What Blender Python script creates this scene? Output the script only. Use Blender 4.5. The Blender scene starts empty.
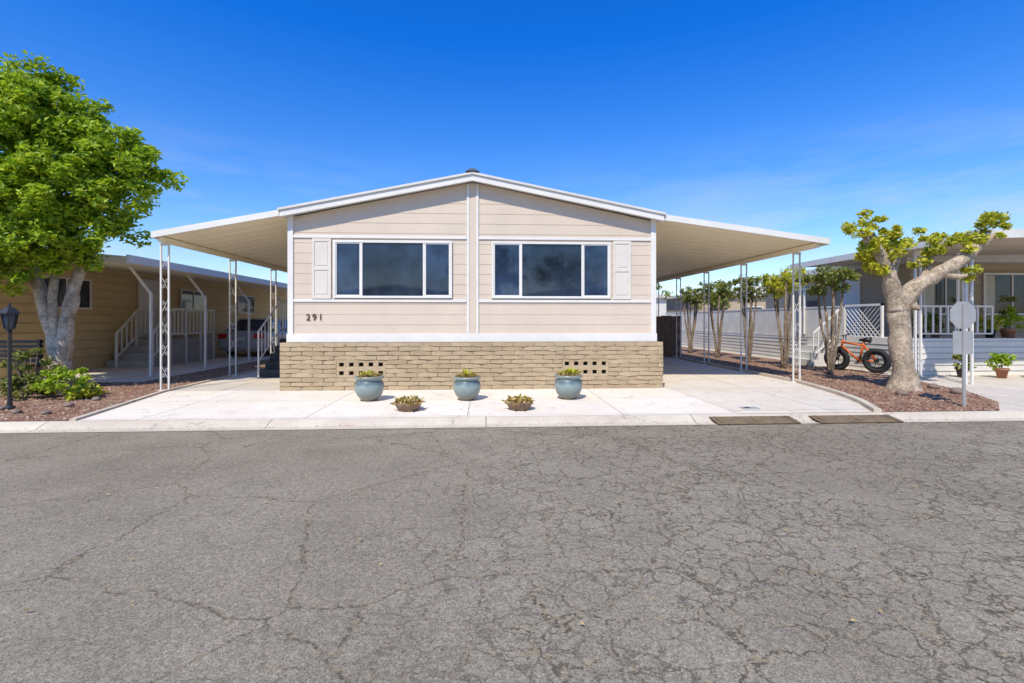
import bpy, math, random
import numpy as np
from mathutils import Vector, Matrix, noise as mnoise
R = random.Random(7)
sc = bpy.context.scene
sc.view_settings.view_transform='Standard'
sc.view_settings.look='None'
sc.view_settings.exposure=0
COL = sc.collection

# ------------------------------------------------------------------ materials
def nt(name):
    m=bpy.data.materials.new(name); m.use_nodes=True
    t=m.node_tree; b=t.nodes['Principled BSDF']
    return m,t,b
def N(t,typ,**k):
    n=t.nodes.new(typ)
    for a,v in k.items():
        if a in n.inputs: n.inputs[a].default_value=v
        else: setattr(n,a,v)
    return n
def L(t,a,b): t.links.new(a,b)
def noise(t,vec,scale,detail=4,rough=.6):
    n=t.nodes.new('ShaderNodeTexNoise'); n.inputs['Scale'].default_value=scale
    n.inputs['Detail'].default_value=detail; n.inputs['Roughness'].default_value=rough
    L(t,vec,n.inputs['Vector']); return n.outputs['Fac']
def ramp(t,fac,stops):
    r=t.nodes.new('ShaderNodeValToRGB'); e=r.color_ramp.elements
    while len(e)<len(stops): e.new(.5)
    for i,(p,c) in enumerate(stops):
        e[i].position=p; e[i].color=(c[0],c[1],c[2],1) if not isinstance(c,(int,float)) else (c,c,c,1)
    L(t,fac,r.inputs['Fac']); return r.outputs['Color']
def mix(t,fac,a,b,mode='MIX'):
    m=t.nodes.new('ShaderNodeMix'); m.data_type='RGBA'; m.blend_type=mode
    for s,v in ((m.inputs[0],fac),(m.inputs[6],a),(m.inputs[7],b)):
        if isinstance(v,(int,float)): s.default_value=v
        elif isinstance(v,(tuple,list)): s.default_value=(v[0],v[1],v[2],1)
        else: L(t,v,s)
    return m.outputs[2]
def math_(t,op,a,b=0.0,clamp=False):
    m=t.nodes.new('ShaderNodeMath'); m.operation=op; m.use_clamp=clamp
    for s,v in ((m.inputs[0],a),(m.inputs[1],b)):
        if isinstance(v,(int,float)): s.default_value=v
        else: L(t,v,s)
    return m.outputs[0]
def bump(t,b,h,strength=.3,dist=.02):
    n=t.nodes.new('ShaderNodeBump'); n.inputs['Strength'].default_value=strength; n.inputs['Distance'].default_value=dist
    L(t,h,n.inputs['Height']); L(t,n.outputs[0],b.inputs['Normal'])
def sc3(c,k): return tuple(min(1,x*k) for x in c)
def M(name,col,rough=.6,var=.12,scale=3,bs=0,bscale=60,metal=0,spec=.5):
    m,t,b=nt(name); tc=N(t,'ShaderNodeTexCoord').outputs['Object']
    f=noise(t,tc,scale,4,.65)
    L(t,ramp(t,f,[(.3,sc3(col,1-var)),(.7,sc3(col,1+var))]),b.inputs['Base Color'])
    b.inputs['Roughness'].default_value=rough; b.inputs['Metallic'].default_value=metal
    b.inputs['Specular IOR Level'].default_value=spec
    if bs: bump(t,b,noise(t,tc,bscale,4),bs,.01)
    return m
white=M('white_paint',(.71,.67,.60),.5,.06,1.5,.05)
whiteold=M('weathered_white_paint',(.62,.59,.53),.6,.1,2)
postm=M('cream_post_paint',(.70,.66,.58),.5,.06,2)
siding=M('beige_siding',(.61,.495,.375),.6,.06,1.3,.12,25)
shutterm=M('shutter_paint',(.66,.59,.50),.55,.05)
soffit=M('cream_awning',(.94,.84,.62),.5,.03,.8)
roofm=M('roof_sheet',(.68,.68,.67),.5,.08)
darkcap=M('dark_cap',(.08,.09,.1),.6)
def glass(name,c,streak=.15):
    m,t,b=nt(name); tc=N(t,'ShaderNodeTexCoord').outputs['Object']
    mp=N(t,'ShaderNodeMapping'); mp.inputs['Scale'].default_value=(9,1,.35); L(t,tc,mp.inputs[0])
    f=math_(t,'ADD',math_(t,'MULTIPLY',noise(t,tc,1.3,4,.65),1-streak),math_(t,'MULTIPLY',noise(t,mp.outputs[0],1.0,3),streak))
    L(t,ramp(t,f,[(.38,sc3(c,.5)),(.5,c),(.62,sc3(c,1.6))]),b.inputs['Base Color'])  # reflection variation and curtain-like tones painted into the glass colour
    b.inputs['Roughness'].default_value=.04; b.inputs['Specular IOR Level'].default_value=.5
    return m
glassm=glass('window_glass',(.018,.027,.042))
glassc=glass('screened_glass',(.022,.038,.070))
black=M('black_metal',(.02,.02,.02),.4)
dark=M('painted_dark',(.008,.007,.006),.9)
redbrown=M('number_paint',(.13,.04,.02),.5)
mortar=M('mortar',(.30,.22,.135),.9,.12,8,.3)
def brickmat():
    m,t,b=nt('slump_brick'); tc=N(t,'ShaderNodeTexCoord').outputs['Object']
    g=N(t,'ShaderNodeNewGeometry').outputs['Random Per Island']
    c=ramp(t,g,[(0,(.37,.27,.155)),(.4,(.42,.31,.185)),(.7,(.45,.34,.205)),(1,(.39,.29,.17))])
    c=mix(t,.4,c,ramp(t,noise(t,tc,7,5),[(.3,.38),(.7,.60)]),'OVERLAY')
    L(t,c,b.inputs['Base Color']); b.inputs['Roughness'].default_value=.9
    bump(t,b,noise(t,tc,24,4),.6,.02); return m
brick=brickmat()
golden=M('golden_siding',(.62,.45,.22),.7,.08,1)
tan=M('tan_siding',(.40,.31,.20),.7,.08,1)
wood=M('weathered_wood',(.17,.10,.06),.8,.25,5)
stepm=M('step_carpet',(.05,.05,.05),.9,.25,5)
greystep=M('grey_step',(.34,.31,.27),.9,.15,5)
rampm=M('ramp_wood',(.17,.115,.06),.85,.3,9,.4,80)
galv=M('galvanised_sheet',(.38,.37,.35),.55,.1,4,0,60,.2)
terracotta=M('terracotta',(.34,.15,.08),.8,.15,8)
bowlm=M('brown_clay',(.21,.135,.08),.85,.25,9,.3)
stone=M('border_stone',(.22,.16,.12),.9,.25,6,.5)
soil=M('soil',(.06,.04,.03),.95,.3,20)
tyre=M('tyre_rubber',(.015,.015,.016),.8)
rim=M('wheel_rim',(.5,.5,.5),.3,.05,3,0,60,.8)
orange=M('orange_frame',(.55,.11,.015),.5)
carpaint=M('silver_car_paint',(.40,.41,.42),.3,.03,2,0,60,0)
redlens=M('red_lens',(.5,.012,.01),.3)

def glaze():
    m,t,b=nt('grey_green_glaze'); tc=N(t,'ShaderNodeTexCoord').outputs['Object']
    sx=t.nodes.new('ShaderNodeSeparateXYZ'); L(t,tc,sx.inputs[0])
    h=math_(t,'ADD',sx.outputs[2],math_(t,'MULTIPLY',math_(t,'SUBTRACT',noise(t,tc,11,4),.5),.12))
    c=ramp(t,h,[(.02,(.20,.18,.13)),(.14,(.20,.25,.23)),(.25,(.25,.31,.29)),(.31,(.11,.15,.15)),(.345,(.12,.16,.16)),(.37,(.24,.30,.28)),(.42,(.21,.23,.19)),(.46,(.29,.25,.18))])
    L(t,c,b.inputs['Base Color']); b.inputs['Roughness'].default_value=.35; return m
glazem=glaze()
def asphalt():
    m,t,b=nt('cracked_asphalt'); tc=N(t,'ShaderNodeTexCoord').outputs['Object']
    big=noise(t,tc,.3,4,.6); med=noise(t,tc,1.5,5,.7); fine=noise(t,tc,120,2,.8); mid=noise(t,tc,30,3,.8)
    c=ramp(t,big,[(.3,(.212,.176,.124)),(.7,(.270,.230,.168))])
    c=mix(t,.5,c,ramp(t,med,[(.3,.38),(.7,.64)]),'OVERLAY')
    c=mix(t,.65,c,ramp(t,fine,[(.32,.2),(.5,.5),(.68,.82)]),'OVERLAY')
    c=mix(t,.4,c,ramp(t,mid,[(.35,.25),(.65,.75)]),'OVERLAY')
    nn=t.nodes.new('ShaderNodeTexNoise'); nn.inputs['Scale'].default_value=3.2; nn.inputs['Detail'].default_value=5; nn.inputs['Roughness'].default_value=.7
    L(t,tc,nn.inputs['Vector'])
    vs=N(t,'ShaderNodeVectorMath',operation='SCALE'); vs.inputs['Scale'].default_value=.26; L(t,nn.outputs['Color'],vs.inputs[0])
    va=N(t,'ShaderNodeVectorMath',operation='ADD'); L(t,tc,va.inputs[0]); L(t,vs.outputs[0],va.inputs[1])
    def vor(scale):
        v=t.nodes.new('ShaderNodeTexVoronoi'); v.feature='DISTANCE_TO_EDGE'; v.inputs['Scale'].default_value=scale
        L(t,va.outputs[0],v.inputs['Vector']); return v.outputs['Distance']
    v1=vor(.6); v2=vor(2.8); v3=vor(6.2)
    sx=t.nodes.new('ShaderNodeSeparateXYZ'); L(t,tc,sx.inputs[0])
    right=math_(t,'MULTIPLY',math_(t,'ADD',sx.outputs[0],1.3),.42,True)
    m1=noise(t,tc,.6,3)
    mask2=math_(t,'ADD',math_(t,'MULTIPLY',right,.85),math_(t,'MULTIPLY',ramp(t,m1,[(.42,0),(.55,1)]),.4),True)
    mask3=math_(t,'MULTIPLY',ramp(t,noise(t,tc,.8,3),[(.36,0),(.48,1)]),math_(t,'ADD',math_(t,'MULTIPLY',right,.85),.15),True)
    c1=ramp(t,v1,[(.0,1),(.0026,1),(.0065,0)]); c2=ramp(t,v2,[(0,1),(.0085,1),(.023,0)]); c3=ramp(t,v3,[(0,1),(.015,1),(.045,0)])
    brk=ramp(t,noise(t,tc,4.5,3),[(.32,.2),(.46,1)])
    cr=math_(t,'MAXIMUM',math_(t,'MULTIPLY',c1,.9),math_(t,'MAXIMUM',math_(t,'MULTIPLY',c2,mask2),math_(t,'MULTIPLY',math_(t,'MULTIPLY',c3,mask3),.8)))
    cr=math_(t,'MULTIPLY',cr,brk,True)
    w1=ramp(t,v2,[(0,1),(.022,.8),(.04,0)]); w0=ramp(t,v1,[(0,1),(.009,0)])
    deb=math_(t,'MULTIPLY',math_(t,'MAXIMUM',math_(t,'MULTIPLY',w1,mask2),w0),ramp(t,noise(t,tc,26,3,.7),[(.49,0),(.56,1)]),True)
    left=math_(t,'SUBTRACT',1.0,right,True)
    sp=math_(t,'MULTIPLY',ramp(t,noise(t,tc,48,3,.75),[(.57,0),(.63,1)]),math_(t,'MULTIPLY',ramp(t,noise(t,tc,.9,4),[(.42,.1),(.60,1)]),math_(t,'ADD',math_(t,'MULTIPLY',left,.7),.25)),True)
    c=mix(t,math_(t,'MULTIPLY',sp,.6),c,(.42,.345,.22))
    c=mix(t,math_(t,'MULTIPLY',cr,.8),c,(.055,.043,.030))
    c=mix(t,math_(t,'MULTIPLY',deb,.5),c,(.42,.335,.20))
    L(t,c,b.inputs['Base Color']); b.inputs['Roughness'].default_value=.92; b.inputs['Specular IOR Level'].default_value=.12
    h=math_(t,'SUBTRACT',math_(t,'ADD',math_(t,'MULTIPLY',fine,.3),math_(t,'MULTIPLY',mid,.3)),cr)
    bump(t,b,h,.4,.01); return m
asph=asphalt()
def concrete(name,col,bw,bh,joint=.012,stain=.5,offx=0,offy=0):
    m,t,b=nt(name); tc=N(t,'ShaderNodeTexCoord').outputs['Object']
    mp=N(t,'ShaderNodeMapping'); mp.inputs['Location'].default_value=(offx,offy,0); L(t,tc,mp.inputs[0])
    br=t.nodes.new('ShaderNodeTexBrick'); br.offset=0; br.inputs['Scale'].default_value=1
    br.inputs['Brick Width'].default_value=bw; br.inputs['Row Height'].default_value=bh; br.inputs['Mortar Size'].default_value=joint
    br.inputs['Mortar Smooth'].default_value=.2
    br.inputs['Color1'].default_value=(*sc3(col,.95),1); br.inputs['Color2'].default_value=(*sc3(col,1.05),1); br.inputs['Mortar'].default_value=(*sc3(col,.45),1)
    L(t,mp.outputs[0],br.inputs[0])
    c=mix(t,stain,br.outputs['Color'],ramp(t,noise(t,tc,.9,5,.7),[(.3,.38),(.65,.56)]),'OVERLAY')
    c=mix(t,.4,c,ramp(t,noise(t,tc,60,2,.7),[(.3,.3),(.7,.7)]),'OVERLAY')
    st=ramp(t,noise(t,tc,2.7,4,.7),[(.54,0),(.72,1)])
    c=mix(t,math_(t,'MULTIPLY',st,.4),c,sc3(col,.6))
    nn=t.nodes.new('ShaderNodeTexNoise'); nn.inputs['Scale'].default_value=2; nn.inputs['Detail'].default_value=4; L(t,tc,nn.inputs['Vector'])
    va=N(t,'ShaderNodeVectorMath',operation='ADD'); L(t,tc,va.inputs[0]); L(t,nn.outputs['Color'],va.inputs[1])
    v=t.nodes.new('ShaderNodeTexVoronoi'); v.feature='DISTANCE_TO_EDGE'; v.inputs['Scale'].default_value=.33; L(t,va.outputs[0],v.inputs['Vector'])
    c=mix(t,math_(t,'MULTIPLY',ramp(t,v.outputs['Distance'],[(0,1),(.003,0)]),.5),c,sc3(col,.3))
    L(t,c,b.inputs['Base Color']); b.inputs['Roughness'].default_value=.85
    bump(t,b,noise(t,tc,80,2),.25,.01); return m
conc=concrete('pale_concrete',(.74,.65,.525),2.3,1.45,.008,.5,.27,.2)
concd=concrete('driveway_concrete',(.60,.52,.415),1.75,2.2,.012,.6,0,.2)
gut=concrete('gutter_concrete',(.58,.49,.37),3.0,50,.010,.8)
gnd=M('dusty_ground',(.33,.29,.24),.95,.15,.3,.3)
def gravelmat():
    m,t,b=nt('red_brown_gravel'); tc=N(t,'ShaderNodeTexCoord').outputs['Object']
    v=t.nodes.new('ShaderNodeTexVoronoi'); v.inputs['Scale'].default_value=30; L(t,tc,v.inputs['Vector'])
    c=ramp(t,v.outputs['Color'],[(.2,(.13,.055,.035)),(.5,(.26,.125,.075)),(.8,(.38,.24,.15))])
    c=mix(t,ramp(t,noise(t,tc,1.2,4),[(.42,0),(.66,.8)]),c,(.34,.23,.14))
    L(t,c,b.inputs['Base Color']); b.inputs['Roughness'].default_value=.95
    bump(t,b,v.outputs['Distance'],1,.03); return m
gravel=gravelmat()
def stonescat():
    m,t,b=nt('lava_stones'); g=N(t,'ShaderNodeNewGeometry').outputs['Random Per Island']
    L(t,ramp(t,g,[(0,(.11,.05,.03)),(.5,(.25,.12,.075)),(.8,(.36,.21,.13)),(1,(.5,.38,.26))]),b.inputs['Base Color']); b.inputs['Roughness'].default_value=.9
    return m
stonesm=stonescat()
def bark(name,c1,c2,k=.6):
    m,t,b=nt(name); tc=N(t,'ShaderNodeTexCoord').outputs['Object']
    c=ramp(t,noise(t,tc,5,5,.7),[(.35,c1),(.6,c2)])
    c=mix(t,k,c,ramp(t,noise(t,tc,22,4,.7),[(.35,.2),(.6,.65)]),'OVERLAY')
    L(t,c,b.inputs['Base Color']); b.inputs['Roughness'].default_value=.9
    bump(t,b,noise(t,tc,14,5,.7),.8,.03); return m
bark1=bark('pale_bark',(.27,.20,.13),(.56,.46,.34),.5)
barkR=bark('tan_grey_bark',(.27,.195,.125),(.49,.385,.27),.65)
bark2=bark('brown_bark',(.13,.09,.06),(.32,.24,.16))
def leafm(name,stops,trans=.35):
    m,t,b=nt(name); g=N(t,'ShaderNodeNewGeometry').outputs['Random Per Island']
    tc=N(t,'ShaderNodeTexCoord').outputs['Object']
    f=math_(t,'ADD',math_(t,'MULTIPLY',g,.6),math_(t,'MULTIPLY',noise(t,tc,1.3,2),.5))
    c=ramp(t,f,stops); L(t,c,b.inputs['Base Color']); b.inputs['Roughness'].default_value=.5
    tr=t.nodes.new('ShaderNodeBsdfTranslucent'); L(t,c,tr.inputs[0])
    mx=t.nodes.new('ShaderNodeMixShader'); mx.inputs[0].default_value=trans
    L(t,b.outputs[0],mx.inputs[1]); L(t,tr.outputs[0],mx.inputs[2])
    L(t,mx.outputs[0],t.nodes['Material Output'].inputs[0]); return m
leafA=leafm('bright_leaves',[(.1,(.09,.17,.008)),(.38,(.24,.37,.014)),(.68,(.42,.54,.02)),(.95,(.62,.68,.05))],.42)
leafB=leafm('lime_yellow_leaves',[(.1,(.18,.23,.015)),(.45,(.46,.49,.03)),(.9,(.74,.64,.06))],.4)
leafC=leafm('dull_green_leaves',[(.1,(.07,.10,.015)),(.5,(.19,.23,.03)),(.9,(.36,.32,.07))])
leafD=leafm('dry_succulent_leaves',[(.1,(.18,.13,.03)),(.5,(.46,.31,.09)),(.9,(.64,.46,.16))],.15)

# ------------------------------------------------------------------ geometry helpers
ORG={}
class B:
    def __init__(s): s.v=[]; s.f=[]
    def box(s,x0,x1,y0,y1,z0,z1,mt=None):
        n=len(s.v); P=[(x0,y0,z0),(x1,y0,z0),(x1,y1,z0),(x0,y1,z0),(x0,y0,z1),(x1,y0,z1),(x1,y1,z1),(x0,y1,z1)]
        if mt is not None: P=[tuple(mt@Vector(p)) for p in P]
        s.v+=P; s.f+=[tuple(n+i for i in q) for q in ((0,3,2,1),(4,5,6,7),(0,1,5,4),(1,2,6,5),(2,3,7,6),(3,0,4,7))]; return s
    def poly(s,pts):
        n=len(s.v); s.v+=[tuple(p) for p in pts]; s.f.append(tuple(range(n,n+len(pts)))); return s
    def prism(s,pts,d):
        n=len(s.v); k=len(pts); d=Vector(d)
        s.v+=[tuple(p) for p in pts]+[tuple(Vector(p)+d) for p in pts]
        s.f.append(tuple(n+i for i in range(k))[::-1]); s.f.append(tuple(n+k+i for i in range(k)))
        for i in range(k): j=(i+1)%k; s.f.append((n+i,n+j,n+k+j,n+k+i))
        return s
    def tube(s,pts,rad,seg=8,jit=0,cap=True):
        pts=[Vector(p) for p in pts]; k=len(pts)
        if not isinstance(rad,(list,tuple)): rad=[rad]*k
        n=len(s.v); up=None
        for i,p in enumerate(pts):
            d=(pts[min(i+1,k-1)]-pts[max(i-1,0)]).normalized()
            if up is None: up=Vector((0,1,0)) if abs(d.y)<.9 else Vector((1,0,0))
            a=(up-d*up.dot(d)).normalized(); up=a; b=d.cross(a)
            for j in range(seg):
                th=2*math.pi*(j+.5)/seg; q=a*math.cos(th)+b*math.sin(th); r=rad[i]
                if jit: r*=1+jit*(mnoise.noise((p+q*r)*3.1)*1.3+mnoise.noise((p+q*r)*8.0)*.5)
                s.v.append(tuple(p+q*r))
        for i in range(k-1):
            for j in range(seg):
                j2=(j+1)%seg; s.f.append((n+i*seg+j,n+i*seg+j2,n+(i+1)*seg+j2,n+(i+1)*seg+j))
        if cap:
            s.f.append(tuple(n+j for j in range(seg))[::-1]); s.f.append(tuple(n+(k-1)*seg+j for j in range(seg)))
        return s
    def lathe(s,prof,c,seg=28):
        n=len(s.v); k=len(prof)
        for r,z in prof:
            for j in range(seg):
                th=2*math.pi*j/seg; s.v.append((c[0]+r*math.cos(th),c[1]+r*math.sin(th),c[2]+z))
        for i in range(k-1):
            for j in range(seg):
                j2=(j+1)%seg; s.f.append((n+i*seg+j,n+i*seg+j2,n+(i+1)*seg+j2,n+(i+1)*seg+j))
        s.f.append(tuple(n+j for j in range(seg))[::-1]); s.f.append(tuple(n+(k-1)*seg+j for j in range(seg))); return s
    def torus(s,c,R0,r,axis='X',seg=32,s2=8):
        n=len(s.v)
        for i in range(seg):
            a=2*math.pi*i/seg
            for j in range(s2):
                b=2*math.pi*j/s2; q=R0+r*math.cos(b); w=r*math.sin(b)
                p=(w,q*math.cos(a),q*math.sin(a))
                if axis=='Y': p=(q*math.cos(a),w,q*math.sin(a))
                s.v.append((c[0]+p[0],c[1]+p[1],c[2]+p[2]))
        for i in range(seg):
            for j in range(s2):
                i2=(i+1)%seg; j2=(j+1)%s2
                s.f.append((n+i*s2+j,n+i2*s2+j,n+i2*s2+j2,n+i*s2+j2))
        return s
    def blob(s,c,r,rng,seg=7,rings=5,flat=.7):
        n=len(s.v); ph=rng.random()*6
        for i in range(rings+1):
            a=math.pi*i/rings
            for j in range(seg):
                b=2*math.pi*j/seg+ph; k=r*(1+.22*(rng.random()-.5))
                s.v.append((c[0]+k*math.sin(a)*math.cos(b),c[1]+k*math.sin(a)*math.sin(b),c[2]-k*flat*math.cos(a)))
        for i in range(rings):
            for j in range(seg):
                j2=(j+1)%seg; s.f.append((n+i*seg+j,n+i*seg+j2,n+(i+1)*seg+j2,n+(i+1)*seg+j))
        return s
    def done(s,name,mat,parent=None,smooth=False,bevel=0,label=None,local=False):
        me=bpy.data.meshes.new(name); o=Vector((0,0,0))
        if parent is not None and not local: o=ORG.get(parent.name,Vector((0,0,0)))
        me.from_pydata([(a-o.x,b-o.y,c-o.z) for a,b,c in s.v],[],s.f); me.update()
        if smooth: me.polygons.foreach_set('use_smooth',[True]*len(me.polygons))
        me.materials.append(mat)
        ob=bpy.data.objects.new(name,me); COL.objects.link(ob)
        if parent is not None: ob.parent=parent; ORG[ob.name]=o
        if bevel:
            bm=ob.modifiers.new('b','BEVEL'); bm.width=bevel; bm.segments=2; bm.limit_method='ANGLE'
        if label: ob['label']=label
        return ob
def thing(name,loc,label,cat,group=None):
    e=bpy.data.objects.new(name,None); COL.objects.link(e); e.location=loc; e.empty_display_size=.2
    ORG[e.name]=Vector(loc); e['label']=label; e['category']=cat
    if group: e['group']=group
    return e
def struct(ob,label,kind='structure'):
    ob['kind']=kind; ob['label']=label; ob['category']=ob.name.split('.')[0].replace('_',' '); return ob
def leaves(name,mat,parent,cl,n,size,seed,shell=.5,aspect=.5,upb=.4):
    g=np.random.default_rng(seed); C=[];
    for c in cl:
        k=int(n*(c[4] if len(c)>4 else 1))
        d=g.normal(size=(k,3)); d/=np.linalg.norm(d,axis=1)[:,None]
        r=c[3]*g.random(k)**shell
        C.append(np.array(c[:3])+d*r[:,None]*np.array([1,1,.8]))
    P=np.concatenate(C); k=len(P)
    nrm=g.normal(size=(k,3)); nrm[:,2]=np.abs(nrm[:,2])+upb; nrm[:,1]-=.25; nrm/=np.linalg.norm(nrm,axis=1)[:,None]
    a=g.normal(size=(k,3)); a-=nrm*(a*nrm).sum(1)[:,None]; a/=np.linalg.norm(a,axis=1)[:,None]
    b=np.cross(nrm,a); s=size*(.6+.8*g.random(k))[:,None]
    V=np.stack([P-a*s*.5,P+b*s*aspect*.5+nrm*s*.08,P+a*s*.5-nrm*s*.12,P-b*s*aspect*.5+nrm*s*.08],1).reshape(-1,3)
    o=np.array(ORG.get(parent.name,Vector((0,0,0)))) if parent else np.zeros(3)
    me=bpy.data.meshes.new(name); me.from_pydata((V-o).tolist(),[],np.arange(4*k).reshape(-1,4).tolist()); me.update(); me.materials.append(mat)
    ob=bpy.data.objects.new(name,me); COL.objects.link(ob)
    if parent: ob.parent=parent
    return ob
def smoothpath(pts,rad,n=5):
    out=[];ro=[]; P=[Vector(p) for p in pts]; k=len(P)
    for i in range(k-1):
        p0,p1,p2,p3=P[max(i-1,0)],P[i],P[i+1],P[min(i+2,k-1)]
        for j in range(n):
            t=j/n; out.append(.5*((2*p1)+(-p0+p2)*t+(2*p0-5*p1+4*p2-p3)*t*t+(-p0+3*p1-3*p2+p3)*t**3)); ro.append(rad[i]*(1-t)+rad[i+1]*t)
    out.append(P[-1]); ro.append(rad[-1]); return out,ro
def limb(b,pts,rad,jit=.25,seg=12):
    p,r=smoothpath(pts,rad); b.tube(p,r,seg,jit)

# ------------------------------------------------------------------ ground
DZ=-.07
struct(B().poly([(-300,-200,DZ-.03),(300,-200,DZ-.03),(300,500,DZ-.03),(-300,500,DZ-.03)]).done('ground',gnd),'dusty ground reaching the horizon')
struct(B().poly([(-80,-9,DZ),(80,-9,DZ),(80,6.56,DZ),(-80,6.56,DZ)]).done('road',asph),'cracked grey asphalt street')
g=B(); prof=[(6.55,DZ+.006),(6.66,DZ-.002),(6.74,DZ+.008),(6.81,DZ+.04),(6.86,-.012),(6.91,.004),(6.96,.004)]
for i in range(len(prof)-1):
    (a,za),(c,zc)=prof[i],prof[i+1]
    g.poly([(-80,a,za),(80,a,za),(80,c,zc),(-80,c,zc)])
struct(g.done('gutter',gut,smooth=False),'pale concrete rolled gutter along the street')
struct(B().box(-80,80,6.93,90,DZ-.02,0).done('pavement',concd),'grey concrete pavement around the homes')
struct(B().poly([(-5.62,6.965,.004),(3.75,6.965,.004),(3.75,9.75,.004),(-6.2,9.75,.004)]).done('front_path',conc),'pale concrete pad in front of the home')
struct(B().poly([(3.752,6.965,.006),(5.82,6.965,.006),(6.15,7.7,.006),(6.5,8.7,.006),(6.9,10.5,.006),(6.9,26,.006),(3.752,26,.006)]).done('driveway',concrete('carport_concrete',(.66,.575,.455),1.57,2.4,.010,.6,-.6,0)),'concrete driveway under the carport awning')
bedR=[(5.95,6.98),(7.9,6.98),(8.7,7.7),(9.4,8.9),(9.9,10.6),(10.3,12.6),(10.3,26),(7.04,26),(7.04,10.5),(6.64,8.6),(6.28,7.6)]
bedL=[(-5.75,6.98),(-6.3,9.6),(-6.4,12),(-6.4,24),(-7.75,24),(-7.75,11.2),(-8.6,11.2),(-13,11.2),(-13,9.6),(-9.6,8.3),(-7.4,6.98)]
struct(B().poly([(x,y,.008) for x,y in bedR]).done('planting_bed',gravel),'planting bed of red-brown gravel by driveway')
struct(B().poly([(x,y,.008) for x,y in bedL]).done('planting_bed',gravel),'planting bed of red-brown gravel under tree')
def curb(pts,w=.1,h=.07):
    b=B()
    for i in range(len(pts)-1):
        a=Vector((*pts[i],0)); c=Vector((*pts[i+1],0)); d=(c-a).normalized(); n=Vector((-d.y,d.x,0))*w/2
        b.prism([a-n,c-n,c+n,a+n],(0,0,h))
    return b
def inpoly(x,y,P):
    r=False;j=len(P)-1
    for i in range(len(P)):
        if (P[i][1]>y)!=(P[j][1]>y) and x<(P[j][0]-P[i][0])*(y-P[i][1])/(P[j][1]-P[i][1])+P[i][0]: r=not r
        j=i
    return r
struct(curb([(5.90,6.93),(6.08,7.3),(6.24,7.6),(6.4,8.0),(6.6,8.6),(6.82,9.6),(6.98,10.5),(6.98,25)],.10,.06).done('kerb',gut),'curved concrete kerb around gravel bed')
struct(curb([(-6.35,24),(-6.35,12),(-6.25,9.6),(-5.72,6.97)],.07,.03).done('kerb',gut),'low concrete edging of gravel bed')
b=B(); cnt=0
while cnt<6000:
    P=bedR if R.random()<.5 else bedL
    x=R.uniform(5.9,10.3) if P is bedR else R.uniform(-11,-5.6); y=7.0+ (R.random()**1.6)*9
    if inpoly(x,y,P):
        r=R.uniform(.01,.03); n=len(b.v)
        for dx,dy,dz in ((1,0,0),(-.5,.87,0),(-.5,-.87,0),(0,0,1)):
            b.v.append((x+dx*r*R.uniform(.7,1.3),y+dy*r*R.uniform(.7,1.3),.008+dz*r*.9))
        b.f+=[(n,n+1,n+3),(n+1,n+2,n+3),(n+2,n,n+3)]; cnt+=1
struct(b.done('gravel',stonesm),'loose red-brown lava stones','stuff')
b=B()
for i in range(700):
    x=R.uniform(-9,9); y=R.choice([R.gauss(6.68,.06),R.gauss(6.68,.06),R.uniform(7.1,9.5),R.uniform(2,6)]); z=.012 if y>7 else (DZ+.02)
    if 6.76<y<7.1: continue
    s=R.uniform(.007,.018); a=R.random()*6; c,d=math.cos(a)*s,math.sin(a)*s
    b.poly([(x-c,y-d,z),(x+d*.5,y-c*.5,z+.006),(x+c,y+d,z),(x-d*.5,y+c*.5,z+.004)])
struct(b.done('leaf_litter',leafD),'dry fallen leaves on concrete and street','stuff')

# ------------------------------------------------------------------ main home
home=thing('mobile_home',(-.21,9.8,0),'beige double-wide mobile home with brick skirting and awnings','house')
XL,XR,YF,YB=-3.92,3.50,9.8,26.0; PX=-.27; ZP=4.20; ZE=3.44
b=B(); z=1.1; H=.205
while z<ZP-.02:
    z1=min(z+H,ZP-.01)
    def ext(zz):
        if zz<=ZE: return XL,XR
        k=(ZP-zz)/(ZP-ZE); return PX-(PX-XL)*k,PX+(XR-PX)*k
    a0,a1=ext(z); c0,c1=ext(z1)
    b.poly([(a0,YF-.0075,z),(a1,YF-.0075,z),(c1,YF-.002,z1),(c0,YF-.002,z1)])
    b.poly([(a0,YF,z),(a1,YF,z),(a1,YF-.0075,z),(a0,YF-.0075,z)])
    z=z1
b.done('wall',siding,home,label='front gable wall of beige lap siding')
b=B(); b.box(XL,XR,YF+.003,YB,.2,ZE); b.prism([(XL,YF+.003,ZE),(XR,YF+.003,ZE),(PX,YF+.003,ZP)],(0,YB-YF,0)); b.done('wall',siding,home)
tr=B()
tr.box(XL-.03,XR+.03,YF-.06,YF-.012,.955,1.125)
for z0,z1 in ((1.76,1.815),(3.04,3.095)):
    tr.box(XL+.09,PX-.125,YF-.030,YF-.011,z0,z1); tr.box(PX+.125,XR-.09,YF-.030,YF-.011,z0,z1)
tr.box(XL-.02,XL+.088,YF-.035,YF+.1,1.127,3.5); tr.box(XR-.088,XR+.02,YF-.035,YF+.1,1.127,3.5)
tr.box(PX-.12,PX-.07,YF-.035,YF-.011,1.127,4.16); tr.box(PX+.07,PX+.12,YF-.035,YF-.011,1.127,4.16)
tr.done('trim',white,home,bevel=.004)
B().box(PX-.068,PX+.068,YF-.022,YF-.011,1.127,4.17).done('joint_cover',siding,home)
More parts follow.
